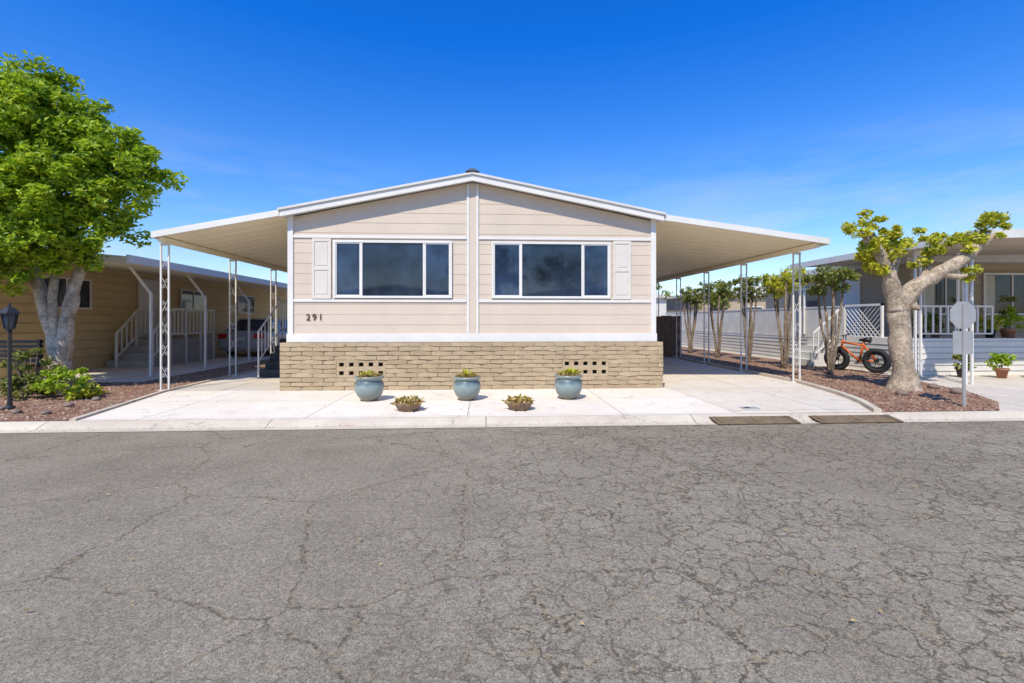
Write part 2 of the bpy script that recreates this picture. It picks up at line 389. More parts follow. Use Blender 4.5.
# roof
roof=B(); EX0,EX1=-4.02,3.62; TP=4.345; TE=3.585; Y0=9.58
roof.prism([(EX0,Y0+.04,TE-.03),(PX,Y0+.04,TP-.03),(PX,Y0+.04,TP-.13),(EX0,Y0+.04,TE-.13)],(0,YB+.2-Y0,0))
roof.prism([(PX,Y0+.04,TP-.03),(EX1,Y0+.04,TE-.03),(EX1,Y0+.04,TE-.13),(PX,Y0+.04,TP-.13)],(0,YB+.2-Y0,0))
roofo=roof.done('roof',roofm,home)
f=B()
for xa,xb in ((EX0,PX),(PX,EX1)):
    za,zb=(TE,TP) if xa==EX0 else (TP,TE)
    f.prism([(xa,Y0,za-.045),(xb,Y0,zb-.045),(xb,Y0,zb-.165),(xa,Y0,za-.165)],(0,.04,0))
f.done('fascia',white,roofo)
f=B()
for xa,xb in ((EX0-.03,PX),(PX,EX1+.03)):
    za,zb=(TE-.006,TP) if xa<PX else (TP,TE-.006)
    f.prism([(xa,Y0-.03,za),(xb,Y0-.03,zb),(xb,Y0-.03,zb-.043),(xa,Y0-.03,za-.043)],(0,.1,0))
f.done('roof_edge',whiteold,roofo)
f=B(); f.prism([(PX-.14,Y0-.05,TP+.0),(PX-.05,Y0-.05,TP+.055),(PX+.05,Y0-.05,TP+.055),(PX+.14,Y0-.05,TP+.0),(PX,Y0-.05,TP+.012)],(0,16,0)); f.done('ridge_cap',darkcap,roofo)
# windows
def window(xs,z0,z1):
    w=B(); y=YF-.055
    x0,x1=xs[0],xs[-1]; F=.045
    w.box(x0-F,x1+F,y,YF-.011,z1,z1+F); w.box(x0-F,x1+F,y,YF-.011,z0-F,z0)
    w.box(x0-F,x0,y,YF-.011,z0,z1); w.box(x1,x1+F,y,YF-.011,z0,z1)
    for x in xs[1:-1]: w.box(x-.02,x+.02,y+.006,YF-.011,z0,z1)
    win=w.done('window',white,home,bevel=.004)
    p=B().box(x0,x1,YF-.024,YF-.020,z0,z1); p.done('pane',glassm,win)
    for i in (0,2):
        B().box(xs[i]+(.022 if i else 0),xs[i+1]-(0 if i else .022),YF-.034,YF-.028,z0+.01,z1-.01).done('pane',glassc,win)
    for i in (0,2):
        a=xs[i]+(.02 if i else 0); c=xs[i+1]-(0 if i else .02); s=B()
        for q in ((a,a+.02,z0,z1),(c-.02,c,z0,z1),(a+.02,c-.02,z0,z0+.02),(a+.02,c-.02,z1-.02,z1)): s.box(q[0],q[1],YF-.042,YF-.036,q[2],q[3])
        s.done('sash',white,win)
window([-3.0,-2.49,-1.25,-.73],1.885,2.95); window([.16,.716,1.976,2.52],1.885,2.95)
for x0,x1 in ((-3.46,-3.09),(2.62,2.99)):
    s=B(); y0=YF-.04; z0,z1=1.825,3.03
    s.box(x0,x0+.045,y0,YF-.011,z0,z1); s.box(x1-.045,x1,y0,YF-.011,z0,z1)
    zm=(z0+z1)/2
    for z in (z0,zm-.03,z1-.06): s.box(x0+.045,x1-.045,y0,YF-.011,z,z+.06)
    for za,zb in ((z0+.06,zm-.03),(zm+.03,z1-.06)):
        s.box(x0+.045,x1-.045,y0+.012,YF-.011,za,zb); s.box(x0+.075,x1-.075,y0+.005,y0+.0118,za+.035,zb-.035)
    s.done('shutter',shutterm,home)
# number
for i,ch in enumerate('291'):
    cu=bpy.data.curves.new('n','FONT'); cu.body=ch; cu.size=.185; cu.extrude=.006
    to=bpy.data.objects.new('n',cu); COL.objects.link(to); bpy.context.view_layer.update()
    me=bpy.data.meshes.new_from_object(to.evaluated_get(bpy.context.evaluated_depsgraph_get())); bpy.data.objects.remove(to)
    me.materials.clear(); me.materials.append(redbrown)
    no=bpy.data.objects.new('house_number',me); COL.objects.link(no); no.parent=home
    no.location=(-3.59+.21+i*.122,-.018,1.395); no.rotation_euler=(math.pi/2,0,0); no['label']='brown house number digit '+ch+' fixed on siding'
# brick skirting
SX0,SX1,SY,SH=-4.06,3.64,9.68,.95
NC=11; CH=SH/NC; V0,V1=3,7
vents=[(-2.96,-2.00),(1.55,2.50)]
bk=B(); rr=random.Random(3)
def brickbox(x0,x1,y0,y1,z0,z1):
    n=len(bk.v); j=lambda:rr.uniform(-.006,.006); c=.009; yj=rr.uniform(-.008,.008)
    P=[(x0,y0+.03,z0),(x1,y0+.03,z0),(x1,y0+.03,z1),(x0,y0+.03,z1)]
    bul=[(x0+c*.5,y0+yj,z0+c),((x0+x1)/2,y0+yj-.012+j(),z0+c*.2+j()),(x1-c*.5,y0+yj,z0+c),(x1-c*.5,y0+yj,z1-c),((x0+x1)/2,y0+yj-.012+j(),z1-c*.2+j()),(x0+c*.5,y0+yj,z1-c)]
    bk.v.extend(P+[(a+j()*.4,bb,cc+j()) for a,bb,cc in bul])
    bk.f.extend([(n+4,n+5,n+8,n+9),(n+5,n+6,n+7,n+8),(n,n+1,n+6,n+5,n+4),(n+1,n+2,n+7,n+6),(n+2,n+3,n+9,n+8,n+7),(n+3,n,n+4,n+9)])
for r in range(NC):
    z0=r*CH+.001; z1=(r+1)*CH-.001; segs=[(SX0,SX1)]
    if V0<=r<V1: segs=[(SX0,vents[0][0]),(vents[0][1],vents[1][0]),(vents[1][1],SX1)]
    for a,c in segs:
        x=a; first=True
        while x<c-.01:
            w=.42*rr.uniform(.97,1.03)
            if first: w*= .5 if r%2 else 1; first=False
            e=min(x+w,c)
            if c-e<.08: e=c
            brickbox(x+.001,e-.001,SY,SY+.1,z0,z1); x=e
sk=bk.done('skirting',brick,home,label='tan-brown slump-brick skirting wall')
m_=B()
m_.box(SX0+.005,SX1-.005,SY+.012,SY+.11,0,V0*CH); m_.box(SX0+.005,SX1-.005,SY+.012,SY+.11,V1*CH,SH-.004)
for a,c in ((SX0+.005,vents[0][0]),(vents[0][1],vents[1][0]),(vents[1][1],SX1-.005)): m_.box(a,c,SY+.012,SY+.11,V0*CH,V1*CH)
m_.box(SX0+.005,SX0+.12,SY+.11,YB,0,SH-.004); m_.box(SX1-.12,SX1-.005,SY+.11,YB,0,SH-.004)
m_.done('mortar_backing',mortar,sk)
for a,c in vents:
    v=B(); n=5; pitch=(c-a)/n; z0,z1=V0*CH,V1*CH; zs=[z0,z0+.045,z0+.125,z0+.215,z0+.295,z1]
    v.box(a,c,SY+.005,SY+.1,zs[0],zs[1]); v.box(a,c,SY+.005,SY+.1,zs[2],zs[3]); v.box(a,c,SY+.005,SY+.1,zs[4],zs[5])
    for k in range(n+1):
        xx=a+k*pitch
        for zz0,zz1 in ((zs[1],zs[2]),(zs[3],zs[4])): v.box(max(a,xx-.05),min(c,xx+.05),SY+.007,SY+.098,zz0,zz1)
    vo=v.done('vent_block',brick,sk); B().box(a,c,SY+.101,SY+.109,z0,z1).done('vent_dark_plate',dark,vo)  # near-black plate stands in for the shade inside the vent holes
# awnings
def awning(xi,xo,zi,zo,y0,y1,posts,inset):
    b=B(); n=int((y1-y0)/.4)
    for i in range(n):
        a=y0+.04+(y1-y0-.08)*i/n; c=y0+.04+(y1-y0-.08)*(i+1)/n
        b.poly([(xi,a+.012,zi),(xo,a+.012,zo),(xo,c,zo),(xi,c,zi)])
        b.poly([(xi,a,zi-.010),(xo,a,zo-.010),(xo,a+.012,zo),(xi,a+.012,zi)])
        b.poly([(xi,a,zi-.010),(xo,a,zo-.010),(xo,a,zo),(xi,a,zi)])
    aw=b.done('awning',soffit,home,label='cream metal awning over the side of the home')
    t=B(); t.prism([(xi,y0+.04,zi+.03),(xo,y0+.04,zo+.03),(xo,y0+.04,zo+.05),(xi,y0+.04,zi+.05)],(0,y1-y0-.04,0)); t.done('awning_top',roofm,aw)
    e=B(); s=1 if xo>xi else -1
    e.prism([(xi,y0,zi-.045),(xo+s*.04,y0,zo-.045),(xo+s*.04,y0,zo+.075),(xi,y0,zi+.075)],(0,.035,0))
    e.prism([(xo,y0+.036,zo-.05),(xo,y0+.036,zo+.07),(xo+s*.04,y0+.036,zo+.07),(xo+s*.04,y0+.036,zo-.05)],(0,y1-y0,0))
    e.done('awning_edge',white,aw)
    px=xo-s*inset; bz=zo+inset*abs(zi-zo)/abs(xo-xi)
    B().box(px-.035,px+.035,y0+.1,y1,bz-.12,bz-.015).done('beam',soffit,aw)
    for y in posts:
        p=B(); w=.075
        for dx in (-w,w): p.box(px+dx-.014,px+dx+.014,y-.014,y+.014,.02,bz-.121)
        z=.22; k=0
        while z+.36<bz-.15:
            q=1 if k%2 else -1
            p.tube([(px-q*w,y,z),(px-q*w*.15,y,z+.10),(px+q*w*.15,y,z+.18),(px+q*w,y,z+.28)],.0046,4)
            p.torus((px-q*w*.5,y,z+.20),.026,.0045,'Y',12,4); p.torus((px+q*w*.5,y,z+.08),.026,.0045,'Y',12,4)
            z+=.44; k+=1
        p.box(px-.11,px+.11,y-.05,y+.05,.002,.02)
        p.box(px-.09,px+.09,y-.02,y+.02,bz-.17,bz-.122)
        p.done('post',postm,aw)
awning(3.64,7.10,3.48,3.02,9.60,25.5,[10.4,12.6,14.8,17.0,19.2,21.4],.15)
awning(-4.04,-6.40,3.48,3.03,9.60,25.5,[9.85,12.4,14.7,17.0,19.3,21.6],.06)
# side steps with railing
b=B()
for i in range(5): b.box(-5.50,-4.1,12.0+i*.28,12.28+i*.28 if i<4 else 15.2,.012,.18*(i+1))
st=b.done('steps',stepm,home,label='dark side entry steps')
b=B()
for x in (-5.52,-4.75):
    b.tube([(x,11.98,1.12),(x,13.2,1.9),(x,15.2,1.9)],.022,4); b.tube([(x,11.98,.38),(x,13.2,1.15),(x,15.2,1.15)],.016,4)
    for i in range(19):
        y=11.98+i*.175; k=min(1,(y-11.98)/1.2); b.tube([(x,y,(.36+.78*k) if i%6 else 0.02),(x,y,1.12+.78*k)],.010 if i%6 else .022,4)
b.done('railing',postm,st)

# ------------------------------------------------------------------ pots
def rosette(b,c,n,ln,wd,rng,lo=.1,hi=1.3,sp=.5):
    for i in range(n):
        a=rng.random()*6.283; e=rng.uniform(lo,hi); l=ln*rng.uniform(.6,1.15)
        d=Vector((math.cos(a)*math.cos(e),math.sin(a)*math.cos(e),math.sin(e))); s=Vector((-math.sin(a),math.cos(a),0))*wd*.5
        q=rng.random()*6.283; rq=rng.random()**.5*sp
        p=Vector(c)+Vector((math.cos(q)*rq,math.sin(q)*rq,0))
        m=p+d*l*.55+Vector((0,0,.02)); t=p+d*l-Vector((0,0,l*.12))
        n0=len(b.v); b.v+=[tuple(p-s*.5),tuple(p+s*.5),tuple(m+s),tuple(t),tuple(m-s)]; b.f.append((n0,n0+1,n0+2,n0+3,n0+4))
UR=[(.13,0),(.135,.02),(.165,.04),(.215,.10),(.25,.18),(.262,.26),(.252,.32),(.228,.365),(.222,.38),(.24,.395),(.262,.41),(.265,.445),(.24,.45),(.22,.44),(.215,.4)]
for i,(x,y,s) in enumerate(((-2.02,8.45,.95),(-.33,8.42,.92),(1.46,8.45,.95))):
    lab=['grey-green glazed urn with dry succulents on pale concrete','grey-green glazed urn with spiky plants on pale concrete','grey-blue glazed urn with yellowish succulent on concrete'][i]
    t=thing('potted_plant',(x,y,.006),lab,'potted plant','glazed urns along the front of the home')
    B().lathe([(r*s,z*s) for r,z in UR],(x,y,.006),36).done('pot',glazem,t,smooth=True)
    B().lathe([(.0,.40*s),(.21*s,.41*s)],(x,y,.006),20).done('soil',soil,t)
    rg=random.Random(i+5)
    b=B(); rosette(b,(x,y,.42*s),170,.12,.04,rg,0,1.3,.17); b.done('foliage',leafD,t)
    b=B(); rosette(b,(x+.03*(i-1),y,.44*s),[30,25,60][i],[.12,.16,.16][i],.035,rg,.5,1.4,.12); b.done('foliage',leafB,t)
for i,(x,y) in enumerate(((-1.2,7.5),(.52,7.48))):
    t=thing('potted_plant',(x,y,.006),'low brown bowl of dry succulents on pale concrete','potted plant','low bowls along the front of the home')
    B().lathe([(.13,0),(.16,.02),(.20,.09),(.215,.13),(.20,.135),(.185,.11)],(x,y,.006),28).done('pot',bowlm,t,smooth=True)
    rg=random.Random(i+25)
    b=B(); rosette(b,(x,y,.11),260,.12,.045,rg,-.05,1.3,.19); b.done('foliage',leafD,t)
    b=B(); rosette(b,(x+.02,y,.12),24,.13,.035,rg,.2,1.4,.14); b.done('foliage',leafB if i else leafC,t)

# ------------------------------------------------------------------ ramps, lid
for i,(x0,x1) in enumerate(((3.24,4.44),(4.74,5.96))):
    t=thing('kerb_ramp',((x0+x1)/2,6.6,DZ),'brown wooden kerb ramp lying in the gutter','ramp','wooden ramps in the gutter')
    b=B(); b.prism([(x0,6.54,DZ+.008),(x0,6.80,DZ+.045),(x0,6.84,-.01),(x0,6.80,-.004),(x0,6.54,DZ+.024)],(x1-x0,0,0)); p=b.done('board',rampm,t,bevel=.006)
    for k in range(3):
        xx=x0+.06+k*(x1-x0-.15)/2; b=B(); b.prism([(xx,6.56,DZ+.030),(xx,6.79,-.003),(xx,6.79,.003),(xx,6.56,DZ+.036)],(.03,0,0)); b.done('cleat',rampm,t)
t=thing('utility_cover',(4.15,7.35,0),'small metal utility cover set in driveway','utility cover')
b=B(); b.box(4.02,4.28,7.27,7.43,.006,.02); b.done('lid',galv,t,bevel=.004); B().box(4.07,4.14,7.31,7.39,.02,.026).done('lid_handle',black,t)

# ------------------------------------------------------------------ left tree
t=thing('shade_tree',(-8.5,10,0),'leafy bright green tree with pale forked trunk in gravel','tree')
b=B()
limb(b,[(-8.45,10,-.05),(-8.45,10,.2),(-8.47,10,.6),(-8.58,10,1.2),(-8.75,9.95,1.9),(-9.0,10.0,2.6),(-9.5,10.1,3.8)],[.30,.21,.175,.14,.11,.08,.04],.3)
limb(b,[(-8.47,10,.4),(-8.38,10,1.0),(-8.25,10,1.7),(-8.12,10.1,2.4),(-7.8,10.3,3.3),(-7.6,10.4,4.2)],[.15,.14,.12,.10,.06,.03],.3)
limb(b,[(-8.5,10,.9),(-8.5,9.9,1.8),(-8.55,10.1,3.0),(-8.6,10.2,4.6)],[.10,.08,.06,.03])
b.done('trunk',bark1,t,smooth=True)
rg=random.Random(11); cl=[]
lobes=[(-7.2,9.8,4.3,1.0),(-7.15,9.8,3.75,.85),(-7.7,9.8,4.9,.95),(-8.6,9.8,5.1,1.3),(-9.4,9.8,5.6,1.1),(-8.2,9.6,3.9,1.25),(-9.3,9.6,4.4,1.4),(-9.2,9.5,3.3,1.1),(-8.4,9.4,2.95,.85),(-7.65,9.7,3.3,.85),(-10.5,9.8,5,1.3),(-10.4,9.6,3.4,1.1),(-9.9,9.5,2.5,.8),(-9.0,9.4,2.45,.65),(-8.1,9.7,2.65,.5),(-10.0,9.8,6.0,.8),(-8.6,9.8,5.75,.7),(-8.0,9.6,4.5,1.1)]
for lx,ly,lz,lr in lobes:
    k=int(30*lr**2)+8
    for i in range(k):
        d=Vector((rg.gauss(0,1),rg.gauss(0,1)-.3,rg.gauss(0,1))).normalized()
        q=lr*rg.uniform(.35,.93); cl.append((lx+d.x*q,ly+d.y*q*.95,lz+d.z*q*.9,rg.uniform(.15,.30),rg.uniform(.5,1.1)))
leaves('crown',leafA,t,cl,135,.115,4,.5,.5,.5)

# ------------------------------------------------------------------ right pollarded tree
t=thing('pollarded_tree',(8.33,9.17,0),'gnarled pollarded tree with tan trunk and leaf tufts','tree')
b=B()
limb(b,[(8.38,9.17,-.05),(8.37,9.17,.08),(8.33,9.17,.4),(8.28,9.17,1.0),(8.24,9.17,1.5),(8.22,9.17,1.9)],[.36,.26,.19,.17,.175,.19],.25,24)
limb(b,[(8.23,9.17,1.6),(8.06,9.15,2.12),(7.88,9.1,2.55),(7.70,9.1,2.85),(7.58,9.1,3.1)],[.18,.135,.11,.10,.075],.25,16)
limb(b,[(8.23,9.17,1.6),(8.55,9.15,2.05),(9.05,9.1,2.36),(9.5,9.1,2.6),(9.85,9.1,2.9),(10.1,9.1,3.1)],[.18,.15,.135,.125,.12,.09],.25,16)
limb(b,[(8.7,9.15,2.17),(8.9,9.2,2.5),(9.0,9.2,2.85)],[.08,.065,.05],.2); limb(b,[(8.06,9.15,2.2),(8.22,9.2,2.6),(8.3,9.2,2.9)],[.08,.06,.04],.2)
limb(b,[(9.0,9.1,2.33),(9.3,9.0,2.25),(9.55,9.0,2.3)],[.07,.05,.035],.2)
limb(b,[(7.76,9.1,2.75),(7.52,9.05,2.85),(7.4,9.0,3.05)],[.07,.055,.045],.2)
b.tube([(8.38,9.1,1.7),(8.52,8.98,1.62)],[.07,.045],10,.3)
b.done('trunk',barkR,t,smooth=True)
cl=[]; rg=random.Random(5)
for (x,y,z,r,k) in ((7.52,9.1,3.2,.3,12),(7.82,9.1,2.95,.27,8),(7.62,9.1,2.65,.25,7),(8.02,9.1,2.75,.25,7),(8.3,9.2,3.0,.25,7),(7.9,9.0,2.3,.2,3),(9.05,9.2,3.0,.28,9),(8.85,9.2,2.72,.22,5),(9.35,9.2,2.95,.22,5),(9.98,9.1,3.2,.3,9),(9.7,9.1,2.95,.2,4),(10.2,9.1,3.35,.2,5),(7.42,9.1,2.85,.15,4),(9.5,9,2.35,.13,3)):
    for i in range(k): cl.append((x+rg.uniform(-r,r),y+rg.uniform(-r,r),z+rg.uniform(-r,r)*.9,rg.uniform(.07,.15)))
leaves('crown',leafB,t,cl,58,.1,9,.6,.55,.5)

# ------------------------------------------------------------------ small pollarded bushes
for i,(x,y,h) in enumerate(((8.75,11.75,2.85),(8.6,13.4,2.95),(8.6,15.3,2.9),(8.6,17.4,2.85),(8.6,19.8,2.85))):
    t=thing('small_tree',(x,y,0),'small multi-stemmed clipped tree in gravel beside the fence','tree','clipped small trees along the gravel bed')
    b=B(); rg=random.Random(40+i); cl=[]
    for k in range(5):
        a=k*1.26+rg.random(); dx,dy=math.cos(a)*.30,math.sin(a)*.30
        top=(x+dx,y+dy,h-.42+rg.uniform(-.2,.1))
        limb(b,[(x+dx*.1,y+dy*.1,0),(x+dx*.3,y+dy*.4,.7),(x+dx*.6+rg.uniform(-.06,.06),y+dy*.7,1.4),top],[.042,.036,.032,.026],.4,7)
        for q in range(11): cl.append((top[0]+rg.uniform(-.26,.26),top[1]+rg.uniform(-.3,.3),top[2]+rg.uniform(-.26,.32),rg.uniform(.09,.16)))
    b.done('trunk',bark2,t,smooth=True); leaves('crown',leafB if i==1 else leafC,t,cl,40,.09,60+i,.6)

# ------------------------------------------------------------------ shrubs left
for i,(x,y,r,h,mt,lab) in enumerate(((-7.5,9.0,.42,.6,leafA,'low bright green bush on red gravel beside tree'),(-7.1,8.9,.22,.28,leafB,'small yellow-green low shrub on gravel'),(-8.35,9.3,.40,1.0,leafC,'dark green upright bush at the tree base'),(-8.1,8.9,.34,.4,leafC,'dull green compact shrub by the tree trunk'))):
    t=thing('shrub',(x,y,0),lab,'shrub'); rg=random.Random(70+i); cl=[]
    b=B()
    for k in range(7):
        a=rg.random()*6.28; q=rg.random()*r*.8; b.tube([(x,y,0),(x+math.cos(a)*q,y+math.sin(a)*q,h*.8)],[.012,.006],5)
    b.done('stem',bark2,t)
    for k in range(26):
        a=rg.random()*6.28; q=rg.random()**.5*r; z=h*(1-(q/r)**2*.5)*rg.uniform(.35,1)
        cl.append((x+math.cos(a)*q,y+math.sin(a)*q,z,rg.uniform(.07,.13)))
    leaves('foliage',mt,t,cl,50,.07,80+i,.6)
rg=random.Random(9)
pts=[(-6.5,7.45),(-7.0,7.55),(-7.5,7.85),(-6.7,8.1),(-6.75,8.7)]
for i,(x,y) in enumerate(pts):
    t=B(); r=rg.uniform(.05,.08); n=t.blob((0,0,r*.4),r,rg,9,6,.6).done('border_stone',stone,smooth=True)
    n.location=(x,y,0.005); n['label']='rough brown border stone on red gravel'; n['category']='stone'; n['group']='stones edging the gravel bed'
for i,(x,y,r) in enumerate(((7.7,8.5,.1),(8.9,8.6,.12),(8.0,8.3,.07),(9.1,9.3,.1))):
    n=B().blob((0,0,r*.4),r,rg,9,6,.6).done('border_stone',stone,smooth=True); n.location=(x,y,.005); n['label']='rough stone lying beside the gnarled tree'; n['category']='stone'; n['group']='stones beside the gnarled tree'

# ------------------------------------------------------------------ lamp, bench
x,y=-7.42,7.9
t=thing('garden_lamp',(x,y,0),'black lantern-style garden lamp post at bed edge','lamp')
b=B(); b.lathe([(.07,0),(.07,.04),(.035,.07),(.025,.2),(.025,1.2),(.04,1.22),(.03,1.25)],(x,y,0),16); b.done('pole',black,t,smooth=False)
b=B(); b.lathe([(.06,1.25),(.065,1.27)],(x,y,0),6)
for k in range(6):
    a=k*math.pi/3; b.tube([(x+.06*math.cos(a),y+.06*math.sin(a),1.27),(x+.10*math.cos(a),y+.10*math.sin(a),1.5)],.008,4)
b.lathe([(.135,1.5),(.13,1.515),(.06,1.59),(.02,1.61),(.02,1.65),(.001,1.67)],(x,y,0),6); b.done('lantern',black,t)
b=B(); b.lathe([(.055,1.272),(.09,1.498)],(x,y,0),6); b.done('lantern_glass',glassc,t)
t=thing('garden_bench',(-10.0,10.6,0),'black slatted garden bench beside the tree','bench')
b=B()
for k in range(5): b.box(-10.6,-9.5,10.35+k*.09,10.42+k*.09,.42,.45)
b.done('seat',black,t)
b=B()
for k in range(5): b.box(-10.6,-9.5,10.82,10.85,.5+k*.1,.57+k*.1)
b.done('backrest',black,t)
for xx in (-10.55,-9.55):
    b=B(); b.box(xx-.03,xx+.03,10.36,10.42,0,.62); b.box(xx-.03,xx+.03,10.78,10.84,0,.98); b.box(xx-.03,xx+.03,10.36,10.84,.62,.65); b.done('leg',black,t)

# ------------------------------------------------------------------ traffic sign (seen from behind)
x,y=7.66,7.3
t=thing('street_sign',(x,y,0),'small octagonal sign seen from behind on metal post','sign')
B().box(x-.022,x+.022,y-.012,y+.012,0,1.66).done('post',galv,t)
b=B(); r=.235; b.prism([(x+r*math.cos(math.pi/8+k*math.pi/4),y+.014,1.48+r*math.sin(math.pi/8+k*math.pi/4)) for k in range(8)],(0,.006,0)); b.done('sign_plate',galv,t)
b=B(); b.box(x-.17,x+.17,y+.014,y+.02,.85,1.22); b.done('sign_plate',galv,t)

# ------------------------------------------------------------------ bicycle
t=thing('bicycle',(10.0,12.45,0),'orange bicycle with thick black tyres by white skirting','bicycle'); t.rotation_euler=(0,math.radians(-5),math.radians(28)); t.scale=(.95,.95,.95)
for cy in (-.50,.50):
    w=B().torus((0,cy,.35),.28,.07,'X').done('wheel',tyre,t,True,local=True)
    B().torus((0,cy,.35),.20,.03,'X').done('rim',black,w,True,local=True)
    s=B(); s.tube([(-.05,cy,.35),(.05,cy,.35)],.05,8)
    for k in range(10):
        a=k*math.pi/5; s.tube([(0,cy,.35),(0,cy+.2*math.cos(a),.35+.2*math.sin(a))],.008,4)
    s.done('spoke',black,w,local=True)
b=B()
for p,q in (((0,-.50,.35),(0,-.08,.32)),((0,-.50,.35),(0,-.2,.78)),((0,-.08,.32),(0,-.22,.88)),((0,-.2,.76),(0,.32,.84)),((0,-.08,.32),(0,.34,.72)),((0,.31,.92),(0,.36,.68))): b.tube([p,q],.03,8)
b.done('frame',orange,t,True,local=True)
b=B(); b.tube([(.09,.36,.70),(.09,.50,.35)],.018,6); b.tube([(-.09,.36,.70),(-.09,.50,.35)],.018,6); b.tube([(-.1,.36,.70),(.1,.36,.70)],.018,6); b.done('fork',black,t,local=True)
b=B(); b.tube([(0,.31,.9),(0,.29,1.03)],.014,6); b.tube([(-.28,.2,1.06),(-.12,.29,1.03),(.12,.29,1.03),(.28,.2,1.06)],.016,6); b.done('handlebar',black,t,local=True)
b=B(); b.tube([(0,-.38,.92),(0,-.28,.93),(0,-.1,.91)],[.09,.07,.03],8); b.done('saddle',black,t,True,local=True)
b=B(); b.tube([(-.1,-.08,.32),(.1,-.08,.32)],.02,8); b.torus((.06,-.08,.32),.09,.01,'X',20,6); b.tube([(.1,-.08,.32),(.1,.06,.22)],.012,6); b.tube([(-.1,-.08,.32),(-.1,-.22,.42)],.012,6); b.box(.1,.19,.02,.1,.21,.23); b.box(-.19,-.1,-.26,-.18,.41,.43); b.done('crank',black,t,local=True)

# ------------------------------------------------------------------ neighbour left
t=thing('neighbour_home',(-14,18,0),'golden-tan mobile home with white carport awning','house')
b=B(); b.box(-19,-11.3,11.6,28,.0,2.95)
wl=b.done('wall',golden,t)
b=B()
for k in range(11):
    z=.35+k*.24; b.box(-11.3,-11.285,11.6,28,z,z+.012)
    b.box(-19,-11.3,11.585,11.6,z,z+.012)
b.done('siding_joint',M('golden_joint',(.40,.28,.14)),wl)  # siding joints drawn as strips of a darker golden tone
b=B(); b.prism([(-19.4,11.2,2.95),(-11.0,11.2,2.95),(-11.0,11.2,3.07),(-15,11.2,3.75),(-19.4,11.2,3.07)],(0,17,0)); ro=b.done('roof',whiteold,t)
b=B(); b.prism([(-10.99,11.0,2.93),(-7.9,11.0,2.68),(-7.9,11.0,2.71),(-10.99,11.0,2.96)],(0,17,0)); aw=b.done('awning',soffit,t)
b=B(); b.box(-7.9,-7.85,11.0,28,2.66,2.84); b.prism([(-10.99,10.96,2.9),(-7.86,10.96,2.64),(-7.86,10.96,2.80),(-10.99,10.96,3.06)],(0,.038,0)); b.done('awning_edge',white,aw)
for yy in (12.3,14.6,17.2,20):
    p=B(); p.tube([(-8.25,yy,0),(-8.25,yy,2.05),(-8.75,yy,2.72)],.038,4); p.done('post',white,aw)
def win_side(x,y0,y1,z0,z1,par,s=1):
    w=B(); w.box(x,x+s*.04,y0-.05,y1+.05,z1,z1+.05); w.box(x,x+s*.04,y0-.05,y1+.05,z0-.05,z0); w.box(x,x+s*.04,y0-.05,y0,z0,z1); w.box(x,x+s*.04,y1,y1+.05,z0,z1); w.box(x,x+s*.035,(y0+y1)/2-.02,(y0+y1)/2+.02,z0,z1)
    o=w.done('window',white,par); B().box(x,x+s*.015,y0,y1,z0,z1).done('pane',glassm,o)
for yy in (12.8,18.4,22.5): win_side(-11.285,yy,yy+1.5,1.75,2.5,t)
b=B(); b.box(-11.28,-11.22,16.2,17.1,.8,2.75); b.done('door',white,t)
b=B()
for i in range(4): b.box(-11.2,-9.9,14.8+i*.28,18.0 if i==3 else 15.08+i*.28,.004,.2*(i+1))
st=b.done('steps',greystep,t)
b=B()
for x in (-9.88,-10.9):
    b.tube([(x,14.8,1.0),(x,15.7,1.75),(x,18.0,1.75)],.038,4); b.tube([(x,14.8,.3),(x,15.7,.95),(x,18.0,.95)],.028,4)
    for i in range(17):
        yy=14.8+i*.2; k=min(1,(yy-14.8)/.9); b.tube([(x,yy,(.3+.65*k) if i%4 else 0),(x,yy,1.0+.75*k)],.021 if i%4 else .038,4)
b.done('railing',white,st)

# ------------------------------------------------------------------ parked car
t=thing('parked_car',(-9.25,20.9,0),'silver-grey sedan parked under the neighbouring carport','car')
st_=[(-2.28,.78,.32,.70),(-2.22,.84,.24,.86),(-2.0,.88,.2,.98),(-1.3,.9,.2,1.0),(0,.9,.2,.97),(1.1,.9,.2,.95),(1.9,.87,.2,.82),(2.2,.78,.24,.66),(2.27,.7,.34,.55)]
b=B(); k=10
for (yy,w,zb,zt) in st_:
    b.v+=[(-w*.9,yy,zb),(-w,yy,zb+.14),(-w,yy,zt-.2),(-w*.94,yy,zt-.05),(-w*.75,yy,zt),(w*.75,yy,zt),(w*.94,yy,zt-.05),(w,yy,zt-.2),(w,yy,zb+.14),(w*.9,yy,zb)]
for i in range(len(st_)-1):
    for j in range(k): j2=(j+1)%k; b.f.append((i*k+j,(i+1)*k+j,(i+1)*k+j2,i*k+j2))
b.f.append(tuple(range(k))[::-1]); b.f.append(tuple((len(st_)-1)*k+j for j in range(k)))
b.done('body',carpaint,t,False,local=True,bevel=.02)
def cabin(b,stn,w0,w1):
    n=len(b.v)
    for (yy,zl,zt,wt) in stn: b.v+=[(-w0,yy,zl),(-wt,yy,zt),(wt,yy,zt),(w0,yy,zl)]
    for i in range(len(stn)-1):
        for j in range(4): j2=(j+1)%4; b.f.append((n+i*4+j,n+i*4+j2,n+(i+1)*4+j2,n+(i+1)*4+j))
b=B(); cabin(b,[(-1.75,.97,.985,.78),(-1.1,.97,1.40,.62),(.3,.95,1.43,.64),(1.15,.93,.96,.76)],.82,.6); b.done('window',glassc,t,False,local=True)
b=B(); b.prism([(-.60,-1.12,1.405),(-.60,.32,1.435),(.60,.32,1.435),(.60,-1.12,1.405)],(0,0,.035))
